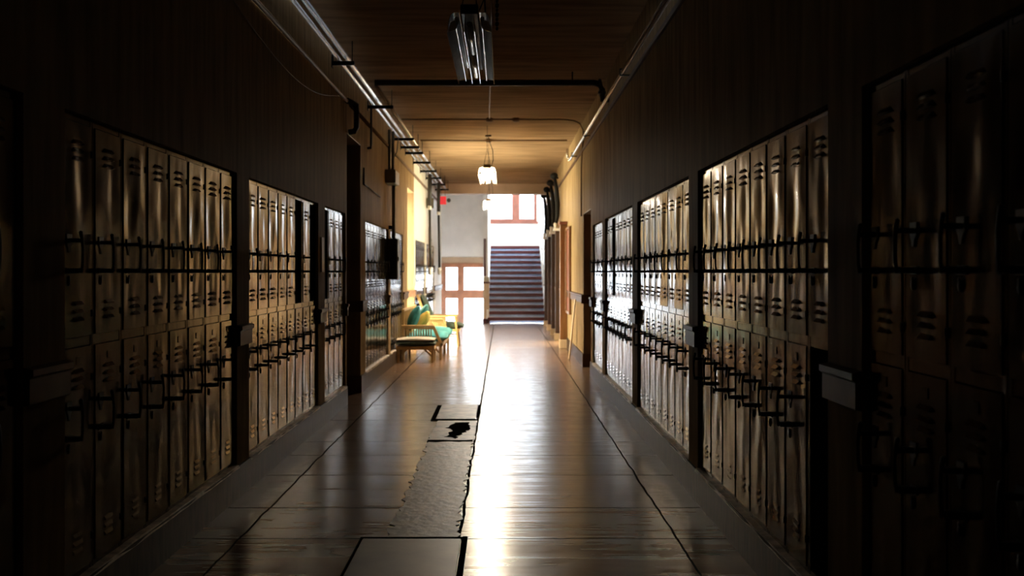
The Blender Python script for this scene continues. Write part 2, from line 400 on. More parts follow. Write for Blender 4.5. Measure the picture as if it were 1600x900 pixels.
def window_frame(n, o_boxes, p_boxes, fm):
    m = MB()
    for b in o_boxes: m.box(*b)
    o = m.build('window_%d' % n, fm, kind='structure')
    for b in p_boxes: MB().box(*b).build('pane', M['glass'], o)
    return o
yw = 33.52
window_frame(1, [(-.47, 1.15, yw-.03, yw+.05, 3.10, 3.20), (-.47, 1.15, yw, yw+.05, 4.92, 5.0), (-.47, -.44, yw, yw+.05, 3.12, 5), (1.05, 1.15, yw-.02, yw+.05, 3.12, 5),
                 (.32, .58, yw-.02, yw+.05, 3.12, 5), (-.47, 1.15, yw, yw+.04, 4.1, 4.15)],
             [(-.44, .32, yw+.02, yw+.026, 3.2, 4.92), (.58, 1.05, yw+.02, yw+.026, 3.2, 4.92)], M['redwood'])
MB().box(-.50, 1.2, yw-.10, yw-.02, 3.04, 3.10).build('trim_window_sill', M['redwood'], kind='structure')
window_frame(2, [(1.3, 1.36, 29.6, 32.1, 2.6, 2.66), (1.3, 1.36, 29.6, 32.1, 5.14, 5.2), (1.3, 1.36, 29.6, 29.66, 2.6, 5.2), (1.3, 1.36, 32.04, 32.1, 2.6, 5.2), (1.3, 1.36, 30.82, 30.88, 2.6, 5.2)],
             [(1.32, 1.326, 29.66, 30.82, 2.66, 5.14), (1.32, 1.326, 30.88, 32.04, 2.66, 5.14)], M['whitem'])
# exit doors: two glazed leaves under the white wall
yd = 29.5
def exit_leaf(n, xa, xb, cuts):
    m = MB(); 
    m.box(xa, xa+cuts[0], yd, yd+.05, -.7, 1.62); m.box(xb-cuts[1], xb, yd, yd+.05, -.7, 1.62)
    m.box(xa+cuts[0], xb-cuts[1], yd+.006, yd+.046, 1.55, 1.62); m.box(xa+cuts[0], xb-cuts[1], yd+.006, yd+.046, .64, .89); m.box(xa+cuts[0], xb-cuts[1], yd+.006, yd+.046, -.7, -.35)
    o = m.build('door_%d' % n, M['doorframe'], kind='structure')
    for z0, z1 in ((.89, 1.55), (-.35, .64)):
        MB().box(xa+cuts[0], xb-cuts[1], yd+.02, yd+.026, z0, z1).build('pane', M['glass'], o)
exit_leaf(4, -1.72, -1.239, (.06, .085)); exit_leaf(5, -1.235, -.54, (.105, .02))
MB().box(-1.86, -1.72, yd-.04, yd+.05, -.7, 1.62).box(-1.86, -.54, yd-.05, yd+.05, 1.62, 1.68).box(-1.25, -1.225, yd-.012, yd+.06, -.7, 1.62).build('trim_exit_frame', M['doorframe'], kind='structure')
MB().box(-1.86, -.54, yd-.02, yd, 1.68, 1.86).build('trim_exit_header', M['tan'], kind='structure')
# newel wall beside the stairs
MB().box(-.53, -.37, 27.82, 28.25, .12, 1.10).build('wall_newel', M['tan'], kind='structure')
MB().box(-.55, -.35, 27.80, 28.25, 1.10, 1.15).box(-.55, -.35, 27.80, 28.25, 0, .12).box(-.53, -.46, 28.2, 28.25, 1.3, 2.36).build('trim_newel', M['stairred'], kind='structure')
MB().box(-.53, -.37, 27.82, 28.25, 1.15, 1.28).build('trim_newel_cap', M['cream'], kind='structure')

# ------------------------------------------------------------------ staircase
st = thing('staircase', 'straight flight of dark red stairs with grey-blue risers up to the window', 'stairs', (.4, 27.8, 0))
NS, RH, RT = 14, .1607, .30
for i in range(NS):
    z = RH*i; y = .0 + RT*i
    y1 = y+RT+.03 if i < NS-1 else 5.7
    MB().box(-.80, .80, y+.02, y1, z, z+RH-.092).build('riser', M['stairblue'], st)
    MB().box(-.81, .81, y-.012, y1, z+RH-.092, z+RH, .006).build('tread', M['stairred'], st)
for sx, nm in ((-1, 'stringer'), (1, 'stringer')):
    x0, x1 = (.78, .84) if sx > 0 else (-.84, -.78)
    MB().prism([(0, 0), (0, .36), (4.0, 2.52), (4.0, 2.0), (.3, 0)], 'x', x0, x1).build('stringer', M['whitem'], st)
hr = MB(); hr.tube([(.76, .1, 1.05), (.76, 3.95, 3.12)], .03)
for q in (.3, 2.0, 3.6): hr.tube([(.76, q, 1.05+q*.538), (.84, q, 1.0+q*.538)], .012)
hr.build('handrail', M['whitem'], st)

# ------------------------------------------------------------------ lockers
HT = 1.875
def door_grid(w0, w1, z0, z1, seed, amp=.0050):
    m = MB(); nx, nz = 12, 34; rnd = random.Random(seed)
    off = Vector((rnd.random()*50, rnd.random()*50, rnd.random()*50))
    tw = rnd.uniform(-1, 1); bow = rnd.uniform(-1.2, .7)
    ce = (rnd.uniform(.2, .8), rnd.uniform(.15, .85), rnd.uniform(.10, .25), rnd.uniform(-1.3, .6))
    P = []
    for j in range(nz+1):
        row = []
        for i in range(nx+1):
            u, v = i/nx, j/nz
            e = min(1, 4*min(u, 1-u))*min(1, 8*min(v, 1-v)); e = e*e*(3-2*e)
            d = noise.noise(off + Vector((u*1.6, 0, v*3.4)))*1.1 + noise.noise(off*1.7 + Vector((u*3.2, 4, v*7)))*.35
            d += bow*math.sin(PI*u)*(.6+.4*math.sin(2.2*v+tw*3)) + tw*(u-.5)*math.sin(PI*v)*1.2
            r2 = ((u-ce[0])*.5)**2 + ((v-ce[1]))**2
            d += ce[3]*math.exp(-r2/(ce[2]**2*.25))
            # crease running diagonally
            q = abs((u-.5) - tw*.5*(v-.35)); d += .5*max(0, 1-q*5)
            row.append(m.bm.verts.new((w0+(w1-w0)*u, -.016 - amp*.75*d*e, z0+(z1-z0)*v)))
        P.append(row)
    for j in range(nz):
        for i in range(nx):
            f = m.bm.faces.new((P[j][i], P[j][i+1], P[j+1][i+1], P[j+1][i])); f.smooth = True
    # returned edge and back sheet (own vertices, so the edge stays crisp)
    cor = [(w0, z0), (w1, z0), (w1, z1), (w0, z1)]
    F = [m.bm.verts.new((x, -.016, z)) for x, z in cor]; B = [m.bm.verts.new((x, 0.0, z)) for x, z in cor]
    for k in range(4): m.bm.faces.new((F[k], F[(k+1) % 4], B[(k+1) % 4], B[k]))
    m.bm.faces.new(B[::-1])
    return m
def louvre(m, cx, z, wd=.088, h=.020, d=.015):
    x0, x1 = cx-wd/2, cx+wd/2; y = -.014
    a = [(x0, y, z+h), (x1, y, z+h), (x0+.006, y-d, z+.004), (x1-.006, y-d, z+.004), (x0, y, z), (x1, y, z)]
    v = [m.bm.verts.new(p) for p in a]
    for f in ((0, 1, 3, 2), (2, 3, 5, 4), (0, 2, 4), (1, 5, 3)): m.bm.faces.new([v[i] for i in f])
DX0, DX1 = .022, .288
CXV = .158
def upper_door(seed):
    m = door_grid(DX0, DX1, .962, 1.812, seed)
    for z in (1.725, 1.693, 1.661, 1.085, 1.053, 1.021): louvre(m, CXV, z)
    return m.mesh('upper_door', M['locker'])
def lower_door(seed):
    m = door_grid(DX0, DX1, .028, .918, seed, .0032)
    for z in (.815, .783, .751): louvre(m, CXV, z)
    for z in (.165, .133, .101): louvre(m, CXV, z, d=.008)
    return m.mesh('lower_door', M['locker'])
NV = 7
UD = [upper_door(11+i) for i in range(NV)]; LD = [lower_door(71+i) for i in range(NV)]
def body_mesh():
    m = MB(); d = .40
    m.box(0, .003, 0, d, 0, HT); m.box(LW-.003, LW, 0, d, 0, HT); m.box(0, LW, d-.004, d, 0, HT)
    m.box(0, LW, 0, d, HT-.004, HT); m.box(0, LW, 0, d, 0, .004); m.box(.003, LW-.003, 0, d, .935, .94)
    return m.mesh('body', M['locker_in'])
def frame_mesh():
    m = MB()
    m.box(.0015, .020, -.012, .006, 0, HT, .0025); m.box(LW-.020, LW-.0015, -.012, .006, 0, HT, .0025)
    m.box(.018, LW-.018, -.010, .006, 1.815, HT, .002); m.box(.018, LW-.018, -.010, .006, .920, .960, .002); m.box(.018, LW-.018, -.010, .006, 0, .026, .002)
    return m.mesh('front_frame', M['locker'])
BODY, FRAME = body_mesh(), frame_mesh()
def handle_mesh():
    m = MB()                                # origin at the bottom arm on the door, facing -Y
    m.prism([(-.020, .145), (.026, .145), (.026, .108), (.012, .092), (.006, .072), (-.004, .072), (-.010, .092), (-.020, .108)], 'y', -.006, 0)   # escutcheon with pointed foot
    m.box(-.012, .014, -.052, 0, .112, .128, .003)      # upper arm
    m.box(-.014, .016, -.050, 0, -.008, .012, .003)     # lower arm
    m.prism([(-.022, -.010), (.030, -.010), (.030, .014), (-.022, .014)], 'y', -.005, 0)
    m.tube([(0, -.052, -.006), (0, -.057, .03), (0, -.058, .09), (0, -.054, .13), (0, -.050, .148)], [.006, .0055, .0055, .0065, .008], 8)
    m.ball((0, -.050, .150), .009, sub=1); m.ball((.008, -.052, .002), .004, sub=1)
    return m.mesh('handle', M['black'])
HANDLE = handle_mesh()
KEY = MB().ball((0, -.004, 0), .012, (.8, .45, 1.5), 2).ball((0, -.006, .016), .006, (1, .6, 1.4), 1).mesh('keyhole_cover', M['black'])
PLATE = MB().box(-.016, .016, -.004, 0, -.016, .016, .0015).mesh('number_plate', M['locker'])
HINGE = MB().tube([(0, -.014, -.014), (0, -.014, .014)], .0075, 8).mesh('hinge', M['black'])
def ob(name, me, parent, loc=(0, 0, 0), rot=(0, 0, 0)):
    o = bpy.data.objects.new(name, me); C.objects.link(o); o.parent = parent; o.location = loc; o.rotation_euler = rot; return o
cnt = [0]
def locker(side, y, label, group, up=True, low=True, swing_u=0, swing_l=0):
    i = cnt[0]; cnt[0] += 1
    if side == 'L': t = thing('locker', label, 'locker', (XL-REC, y, PL+.006), group, PI/2)
    else: t = thing('locker', label, 'locker', (XR+REC, y+LW, PL+.006), group, -PI/2)
    ob('body', BODY, t); ob('front_frame', FRAME, t)
    rnd = random.Random(i*13+5)
    for kind, on, sw in (('u', up, swing_u), ('l', low, swing_l)):
        if not on: continue
        me = (UD if kind == 'u' else LD)[rnd.randrange(NV)]
        # doors hang on their right edge: small sag and swing
        a = sw if sw else rnd.uniform(0, .006)
        piv = ob('upper_door' if kind == 'u' else 'lower_door', me, t)
        M4 = Matrix.Translation((DX1, 0, 0)) @ Matrix.Rotation(a, 4, 'Z') @ Matrix.Translation((-DX1, 0, 0))
        piv.matrix_local = M4
        hz = 1.222 if kind == 'u' else .568
        ob('handle', HANDLE, piv, (.072, -.014, hz)); ob('keyhole_cover', KEY, piv, (.070, -.014, hz-.040), (0, 0, 0))
        if kind == 'l': ob('number_plate', PLATE, piv, (CXV, -.015, .868))
        for z in ((1.70, 1.05) if kind == 'u' else (.79, .14)): ob('hinge', HINGE, piv, (DX1+.006, 0, z))
    return t
ORD = ['first', 'second', 'third', 'fourth', 'fifth', 'sixth', 'seventh', 'eighth']
def bank(side, y0, n, desc, grp, miss_u=(), miss_l=(), swing=None, start=0):
    swing = swing or {}
    for i in range(n):
        if i in miss_u and i in miss_l: st_ = 'Doorless'
        elif i in miss_u: st_ = 'Upper-doorless'
        elif i in miss_l: st_ = 'Lower-doorless'
        else: st_ = 'Brown'
        lab = '%s two-tier steel locker, %s from near end of %s' % (st_, ORD[i], desc)
        if n == 1: lab = 'Barely lit two-tier steel locker in %s' % desc
        locker(side, y0+LW*i, lab, grp, up=i not in miss_u, low=i not in miss_l, swing_u=swing.get(i, 0))
bank('L', 3.18, 1, 'darkness beyond the nearest left pilaster', 'lockers at the dark left edge')
bank('L', 3.82, 8, 'the nearest full left-wall bank', 'lockers in nearest left bank')
bank('L', 6.60, 8, 'the second left-wall bank', 'lockers in second left bank', miss_u=(5, 7))
bank('L', 9.41, 4, 'short left bank before the tall doorway', 'lockers before the left doorway', miss_u=(0,))
bank('L', 12.2, 8, 'the left bank just past the doorway', 'lockers past the left doorway')
bank('L', 14.95, 6, 'the left bank behind the sofa', 'lockers behind the sofa')
bank('L', 19.2, 8, 'the left bank past the armchair', 'lockers past the armchair', miss_u=(0,))
bank('L', 22.0, 8, 'the left bank nearest the exit', 'lockers nearest the exit')
bank('R', 2.13, 4, 'the dark bank at the right edge', 'lockers at the dark right edge')
bank('R', 3.72, 8, 'the nearest full right-wall bank', 'lockers in nearest right bank', miss_l=(0,))
bank('R', 6.50, 8, 'the second right-wall bank', 'lockers in second right bank', swing={3: .05, 1: .035})
bank('R', 9.33, 8, 'the third right-wall bank', 'lockers in third right bank', miss_u=(5,))
bank('R', 12.14, 4, 'the short bank before the right doorway', 'lockers before the right doorway')

# ------------------------------------------------------------------ ceiling lights
def lamp(cx, y0, on, label):
    L = 1.7; t = thing('ceiling_light', label, 'ceiling light', (cx, y0, 2.9), 'louvred ceiling lights along the corridor')
    MB().box(-.055, .055, -.02, L+.0, .115, .175, .008).build('ballast_housing', M['brass'] if on else M['black'], t)
    for s in (-1, 1):
        # curved outer reflector
        prof = [(.062, .128), (.100, .126), (.116, .110), (.130, .070), (.138, .0)]
        m = MB(); th = .003
        out = [(s*(x+th), z+th) for x, z in prof]; inn = [(s*x, z) for x, z in prof]
        poly = inn + out[::-1]
        m.prism(poly, 'y', 0, L); m.build('outer_reflector', M['glow'] if on else M['mirror'], t)
        MB().prism([(s*.060, .085), (s*.063, .085), (s*.083, .028), (s*.080, .028)], 'y', 0, L).build('inner_reflector', M['glow'] if on else M['mirror'], t)
        MB().prism([(s*.026, .112), (s*.029, .112), (s*.033, .008), (s*.030, .008)], 'y', 0, L).build('centre_fin', M['glow'] if on else M['mirror'], t)
        lb = MB().prism([(s*.082, .10), (s*.120, .085), (s*.134, .02), (s*.086, .035)], 'y', 0, .002).mesh('cross_louvre', M['mirror'])
        for k in range(13):
            q = bpy.data.objects.new('cross_louvre', lb); C.objects.link(q); q.parent = t; q.location = (0, .06 + k*(L-.12)/12, 0)
        MB().tube([(s*.080, .03, .098), (s*.080, L-.03, .098)], .013, 12).build('side_tube', M['tube_on'] if on else M['tube_off'], t)
    MB().tube([(0, .03, .062), (0, L*.49, .062)], .019, 14).tube([(0, L*.51, .062), (0, L-.03, .062)], .019, 14).build('centre_tube', M['tube_on'] if on else M['tube_off'], t)
    h = MB(); zc = CEIL-2.9
    for yy in (.05, L-.1):
        h.tube([(-.05, yy, .17), (.0, yy, .42)], .003, 6); h.tube([(.05, yy, .17), (.0, yy, .42)], .003, 6); h.tube([(0, yy, .41), (.0, yy, zc)], .003, 6)
    h.build('hanging_wires', M['black'], t)
    c = MB(); c.tube([(.0, .9, .17), (.05, .93, .22), (.085, .98, .36), (.075, 1.05, .52), (.02, 1.12, .68), (0, 1.15, zc)], .006, 6); c.build('power_cord', M['black'], t)
    c = MB(); c.tube([(0, 1.15, zc-.03), (0, 1.15, zc)], .05, 14); c.build('ceiling_rose', M['cond'], t)
    if not on:
        k = MB(); k.tube([(.17, .3, zc), (.17, .3, .35)], .010, 8)
        for q in range(9): k.ball((.17, .3, .34-.03*q), .015 if q % 2 else .011, (1, .6, 1.3), 1)
        k.build('drop_chain', M['black'], t)
        k = MB(); k.tube([(.17, .3, .5), (.06, .15, .18)], .004, 6); k.build('stay_wire', M['black'], t)
    return t
lamp(-.205, 6.2, False, 'unlit louvred ceiling light nearest the camera, silvery fins on wires')
lamp(-.235, 15.4, True, 'glowing louvred ceiling light hanging halfway down the corridor')
lamp(-.31, 22.6, True, 'far glowing ceiling light in front of the stair window')

# ------------------------------------------------------------------ pipes
def pipe(label, pts, r, m, name='pipe', cat='pipe', group=None, n=12, clamps=None):
    o = MB().tube(pts, r, n).build(name, m); at(o, *pts[0]); tag(o, label, cat, group)
    return o
pipe('bright pipe along the left ceiling edge, nearest the wall', [(-1.600, -2, 3.50), (-1.600, 25.5, 3.50)], .017, M['pipe'], group='bright pipes under the left ceiling')
pipe('bright pipe along the left ceiling edge, middle of three', [(-1.530, -2, 3.525), (-1.530, 25.5, 3.525)], .021, M['pipe'], group='bright pipes under the left ceiling')
pipe('bright left pipe that starts at the black cross pipe', [(-1.425, 11.3, 3.525), (-1.425, 25.5, 3.525)], .024, M['pipe'], group='bright pipes under the left ceiling')
o = pipe('thick black pipe crossing under the ceiling with an elbow at the right', [(-1.44, 11.3, 3.555), (-1.40, 11.3, 3.555), (1.03, 11.3, 3.555), (1.10, 11.3, 3.54), (1.125, 11.3, 3.48), (1.125, 11.3, 3.42), (1.135, 11.3, 3.375), (1.205, 11.3, 3.37)], .036, M['darkpipe'], n=16)
for x in (1.08,):
    f = MB(); f.tube([(x, 11.3, 3.555), (x+.03, 11.3, 3.55)], .046, 16); fo = f.build('coupling', M['darkpipe'], o); fo.matrix_parent_inverse = o.matrix_basis.inverted()
f = MB(); f.tube([(1.125, 11.3, 3.46), (1.125, 11.3, 3.43)], .046, 16); fo = f.build('coupling', M['darkpipe'], o); fo.matrix_parent_inverse = o.matrix_basis.inverted()
f = MB(); f.tube([(.79, 11.3, 3.57), (.79, 11.3, CEIL)], .007, 8); fo = f.build('hanger', M['black'], o); fo.matrix_parent_inverse = o.matrix_basis.inverted()
o = pipe('bright pipe along the top of the right wall', [(1.13, -2, 3.295), (1.13, 16.7, 3.295), (1.125, 16.85, 3.31), (1.10, 16.9, 3.36), (1.10, 16.9, 3.50)], .022, M['pipe'])
for yy in (3.0, 6.0, 9.4, 13.6, 16.0):
    f = MB(); f.box(1.10, XR, yy-.012, yy+.012, 3.262, 3.274).box(1.10, 1.106, yy-.012, yy+.012, 3.262, 3.33).box(1.10, 1.16, yy-.012, yy+.012, 3.32, 3.33)
    fo = f.build('pipe_clamp', M['black'], o); fo.matrix_parent_inverse = o.matrix_basis.inverted()
pipe('conduit low on the upper left wall ending above the doorway', [(-1.648, -2, 3.235), (-1.648, 10.7, 3.235)], .018, M['cond'], 'conduit', 'conduit')
pipe('pale conduit on the left wall past the doorway', [(-1.648, 10.9, 3.235), (-1.648, 25.3, 3.235)], .022, M['cond'], 'conduit', 'conduit')
pipe('fat black elbow dropping over the left doorway corner', [(-1.645, 10.62, 3.24), (-1.62, 10.74, 3.24), (-1.58, 10.80, 3.22), (-1.575, 10.81, 3.15), (-1.575, 10.81, 2.98), (-1.60, 10.81, 2.94), (-1.66, 10.81, 2.93)], .030, M['darkpipe'], 'pipe_elbow', 'pipe')
pipe('thin black pipe dropping from the second left bracket to the wall', [(-1.625, 12.4, 3.46), (-1.625, 12.4, 3.0), (-1.63, 12.38, 2.955), (-1.672, 12.38, 2.95)], .014, M['darkpipe'], 'drop_pipe', 'pipe')
pipe('short black stub above the first left pipe bracket', [(-1.66, 9.8, 3.45), (-1.66, 9.8, 3.62)], .010, M['darkpipe'], 'drop_pipe', 'pipe')
# sagging wire
pts = []
for i in range(17):
    u = i/16; pts.append((-1.662, 5.3+u*4.9, 3.235 - .30*math.sin(PI*min(1, u*1.02))**.9*(.75+.5*u)*.8 - .02))
pipe('thin wire sagging below the conduit on the upper left wall', pts, .0045, M['cond'], 'wire', 'wire', n=6)
# trapeze brackets
BR = [(9.8, -1.45), (12.4, -1.35), (15.4, -1.36), (16.4, -1.36), (17.2, -1.36), (18.7, -1.34), (20.3, -1.33), (21.8, -1.33), (23.4, -1.33), (24.8, -1.33)]
near = ['nearest', 'second', 'third', 'fourth', 'fifth', 'sixth', 'seventh', 'eighth', 'ninth', 'farthest']
for i, (y, x1) in enumerate(BR):
    t = thing('pipe_bracket', 'black steel bracket carrying the left ceiling pipes, %s from the camera' % near[i], 'bracket', (XL, y, 3.46), 'brackets under the left ceiling pipes')
    MB().box(0, x1-XL, -.02, .02, -.005, .022).box(0, x1-XL, -.02, -.015, -.02, .022).build('crossbar', M['black'], t)
    MB().box(0, .008, -.03, .03, -.04, .08).build('wall_plate', M['black'], t)
    MB().tube([(x1-XL-.02, 0, 0), (x1-XL-.02, 0, CEIL-3.46)], .005, 8).build('hanger_rod', M['black'], t)
# ceiling conduits
o = pipe('ceiling conduit crossing the corridor and bending down the right wall', [(-1.5, 14.7, 3.66), (.9, 14.7, 3.66), (1.06, 14.7, 3.64), (1.14, 14.7, 3.60), (1.185, 14.7, 3.5), (1.19, 14.7, 3.38), (1.19, 14.95, 3.2), (1.19, 15.1, 3.0), (1.19, 15.1, 2.26)], .011, M['cond'], 'conduit', 'conduit', n=8)
pipe('straight ceiling conduit above the middle lamp', [(-1.4, 17.05, 3.66), (1.1, 17.05, 3.66)], .013, M['cond'], 'conduit', 'conduit', n=8)
pipe('ceiling conduit running lengthwise to the nearest lamp', [(-.19, 14.62, 3.665), (-.10, 9.0, 3.665), (-.06, 5.5, 3.665)], .010, M['cond'], 'conduit', 'conduit', n=8)
for x, y, l in ((-.19, 14.7, 'small round junction box where the two ceiling conduits meet'), (.20, 14.7, 'small junction box on the crossing ceiling conduit'), (-.235, 17.05, 'round junction box on the ceiling above the middle lamp')):
    o = MB().tube([(x, y, 3.63), (x, y, CEIL)], .05, 16).tube([(x, y, 3.622), (x, y, 3.63)], .035, 16).build('junction_box', M['cond']); at(o, x, y, CEIL); tag(o, l, 'junction box')

# ------------------------------------------------------------------ left wall electrics
t = thing('electrical_box', 'tall black electrical cabinet on the left wall beside the lockers', 'electrical box', (XL, 14.6, 1.31))
MB().box(0, .135, 0, .33, 0, .60, .006).build('cabinet', M['boxm'], t)
MB().box(.135, .143, .012, .318, .012, .588, .003).build('door', M['boxm'], t)
MB().box(.143, .155, .03, .05, .27, .33, .003).build('latch', M['black'], t)
t = thing('junction_box', 'grey junction box high on the left wall above the black cabinet', 'junction box', (XL, 14.25, 2.69))
MB().box(0, .145, 0, .5, 0, .19, .006).build('casing', M['pole'], t)
MB().box(.145, .152, .01, .49, .01, .18, .003).build('cover', M['whitem'], t)  # white puts the lit corridor-facing side into the colour
MB().tube([(XL+.07, 14.72, 1.90), (XL+.07, 14.72, 2.70)], .028, 12).build('conduit', M['pole'])
at(bpy.data.objects['conduit.005'] if 'conduit.005' in bpy.data.objects else C.objects[-1], XL+.07, 14.72, 1.9)
tag(C.objects[-1], 'thick olive conduit joining the black cabinet and the junction box', 'conduit')
o = MB().tube([(XL+.05, 14.35, 2.88), (XL+.05, 14.35, 3.46)], .022, 12).build('conduit', M['pole']); at(o, XL+.05, 14.35, 2.88); tag(o, 'olive conduit rising from the junction box, nearer of the pair', 'conduit')
o = MB().tube([(XL+.08, 14.55, 2.88), (XL+.08, 14.55, 3.46)], .022, 12).build('conduit', M['pole']); at(o, XL+.08, 14.55, 2.88); tag(o, 'olive conduit rising from the junction box, farther of the pair', 'conduit')
o = MB().tube([(XL+.03, 14.7, 2.88), (XL+.06, 14.85, 3.1), (XL+.075, 15.1, 3.22), (XL+.08, 15.3, 3.45)], .008, 8).build('wire', M['pole']); at(o, XL+.03, 14.7, 2.88); tag(o, 'thin curved cable from the junction box to the ceiling pipes', 'wire')
o = MB().box(XL, XL+.05, 14.68, 14.76, 2.05, 2.10).build('conduit_strap', M['black']); tag(o, 'black strap holding the thick conduit above the cabinet', 'strap'); at(o, XL, 14.72, 2.05)
o = MB().tube([(XL+.01, 12.35, 2.75), (XL+.01, 12.0, 2.75), (XL+.01, 12.0, 2.95)][::-1], .008, 8).build('wire', M['black'])
o.data.transform(Matrix.Translation((0, 0, -.28))); at(o, XL+.01, 12.0, 2.67); tag(o, 'thin black cable bent along the wall above lockers past the doorway', 'wire')
o = MB().tube([(XL+.01, 12.3, 2.47), (XL+.01, 13.6, 2.44)], .007, 8).build('wire', M['black']); at(o, XL+.01, 12.3, 2.47); tag(o, 'straight cable on the wall above lockers past the doorway', 'wire')
o = MB().box(XL, XL+.012, 9.20, 9.32, 1.42, 1.74, .002).build('wall_plate', M['board']); at(o, XL, 9.26, 1.42); tag(o, 'small pale notice plate on the pilaster before the short left bank', 'plate')

# ------------------------------------------------------------------ floor patches and covers

def slab(name, poly, z1, m, label, cat, jag=0):
    rnd = random.Random(len(poly)+int(z1*1e4)); P = []
    for (x0, y0), (x1, y1) in zip(poly, poly[1:]+poly[:1]):
        n = max(1, int(math.hypot(x1-x0, y1-y0)/.06)) if jag else 1
        for k in range(n):
            u = k/n; P.append((x0+(x1-x0)*u + (rnd.uniform(-jag, jag) if k else 0), y0+(y1-y0)*u + (rnd.uniform(-jag, jag) if k else 0)))
    o = MB().prism(P, 'z', 0, z1).build(name, m); cx = sum(p[0] for p in poly)/len(poly); cy = sum(p[1] for p in poly)/len(poly)
    at(o, cx, cy, 0); tag(o, label, cat); return o
slab('concrete_patch', [(-.615, 5.34), (-.245, 5.34), (-.245, 8.35), (-.615, 8.35)], .004, M['patch'], 'long rough strip of patched concrete down the middle of the floor', 'floor patch', .022)
slab('broken_patch', [(-.63, 8.36), (-.24, 8.36), (-.24, 9.55), (-.61, 9.55)], .0042, M['patch'], 'broken floor patch with black crumbled hole, beyond the concrete strip', 'floor patch', .01)
slab('floor_hole', [(-.50, 8.60), (-.40, 8.50), (-.36, 8.8), (-.29, 9.1), (-.31, 9.42), (-.45, 9.4), (-.52, 9.1), (-.44, 8.9)], .006, M['hole'], 'black crumbled hole in the broken floor patch', 'floor hole', .03)
slab('floor_crack', [(-.63, 8.36), (-.25, 8.36), (-.25, 8.44), (-.63, 8.44)], .0062, M['hole'], 'dark crack across the floor below the broken patch', 'crack', .02)
t = thing('floor_cover', 'large dark rectangular floor cover plate at the bottom of the picture', 'floor cover', (-.47, 4.6, 0))
MB().box(-.27, .25, -1.3, .71, 0, .006, .002).build('plate', M['plate'], t)
MB().box(.255, .285, -1.3, .74, 0, .010).box(-.285, .285, .715, .74, 0, .007).box(-.285, -.275, -1.3, .74, 0, .007).build('edge_strip', M['hole'], t)
t = thing('floor_cover', 'smaller floor cover plate beyond the black hole', 'floor cover', (-.43, 10.1, 0))
MB().box(-.21, .17, -.50, .55, 0, .012, .003).build('plate', M['patch'], t)
MB().box(-.255, -.215, -.52, .50, 0, .010).box(-.255, .19, -.54, -.505, 0, .010).box(.175, .205, -.3, .5, 0, .016).build('edge_strip', M['hole'], t)

# ------------------------------------------------------------------ furniture
def ottoman():
    t = thing('footstool', 'low cane footstool with dark green cushion in front of the sofa end', 'footstool', (-1.36, 15.84, 0))
    for x in (-.27, .27):
        for y in (-.2, .2): MB().box(x-.022, x+.022, y-.022, y+.022, 0, .25, .006).build('leg', M['wood'], t)
    f = MB(); f.box(-.30, .30, -.225, -.195, .205, .26, .005).box(-.30, .30, .195, .225, .205, .26, .005).box(-.30, -.27, -.22, .22, .205, .26, .005).box(.27, .30, -.22, .22, .205, .26, .005).box(-.28, .28, -.2, .2, .235, .25)
    for s in (-1, 1):
        for y in (-.21, .21): f.bar((s*.26, y, .10), (s*.14, y, .215), .02, .03)
    f.build('frame', M['wood'], t)
    MB().cushion(-.31, .31, -.235, .235, .262, .345, .012).build('cushion', M['green'], t)
    MB().cushion(-.30, .30, -.225, .225, .335, .385, .008).build('cushion_top', M['cream'], t)
ottoman()
def sofa():
    L = 2.3
    t = thing('sofa', 'cane sofa with teal cushions against the left wall lockers', 'sofa', (-1.62, 16.12, 0))
    for y in (.03, L/2, L-.03):
        MB().box(.60, .645, y-.022, y+.022, 0, .26, .006).build('leg', M['wood'], t)
        MB().box(.0, .04, y-.022, y+.022, 0, .82, .006).build('leg', M['wood'], t)
    f = MB(); f.box(0, .66, 0, .045, .22, .28, .005).box(0, .66, L-.045, L, .22, .28, .005).box(.61, .66, 0, L, .22, .28, .005).box(0, .05, 0, L, .22, .28, .005).box(.03, .62, .03, L-.03, .25, .27)
    f.box(0, .035, 0, L, .78, .82, .006)
    for k in range(18): y = .08+k*(L-.16)/17; f.box(.008, .026, y-.008, y+.008, .26, .79)
    for y in (.03, L-.03): f.bar((.62, y, .10), (.50, y, .23), .02, .03)
    f.build('frame', M['wood'], t)
    for y in (.025, L-.025):
        a = MB(); a.box(-.01, .52, y-.035, y+.035, .535, .565, .008)
        a.box(.02, .50, y-.012, y+.012, .50, .53)
        for k in range(12): x = .03+k*.04; a.box(x-.009, x+.009, y-.008, y+.008, .27, .56)
        a.bar((.50, y, .55), (.64, y, .24), .03, .045)
        a.build('armrest', M['wood'], t)
    for k in range(2):
        y0 = .06+k*(L-.12)/2; MB().cushion(.06, .72, y0, y0+(L-.12)/2-.01, .285, .43, .02).build('seat_cushion', M['tealp'], t)
sofa()
def pillow(x, y, z, w_, m, lab, rx=-60, rz=0):
    b = MB().cushion(-w_/2, w_/2, -w_/2, w_/2, -.045, .045, .045)
    b.rot(Matrix.Rotation(math.radians(rz), 4, 'Z') @ Matrix.Rotation(math.radians(rx), 4, 'Y'))
    o = b.build('throw_pillow', m); o.location = (x, y, z); tag(o, lab, 'pillow', 'throw pillows on the sofa')
pillow(-1.345, 17.02, .60, .34, M['yellow'], 'yellow throw pillow leaning between the teal pillows on the sofa', -58)
pillow(-1.455, 16.45, .66, .42, M['teal'], 'round dark teal throw pillow at the near end of the sofa', -68, 8)
pillow(-1.40, 17.55, .66, .40, M['teal'], 'dark teal throw pillow at the far end of the sofa', -66)
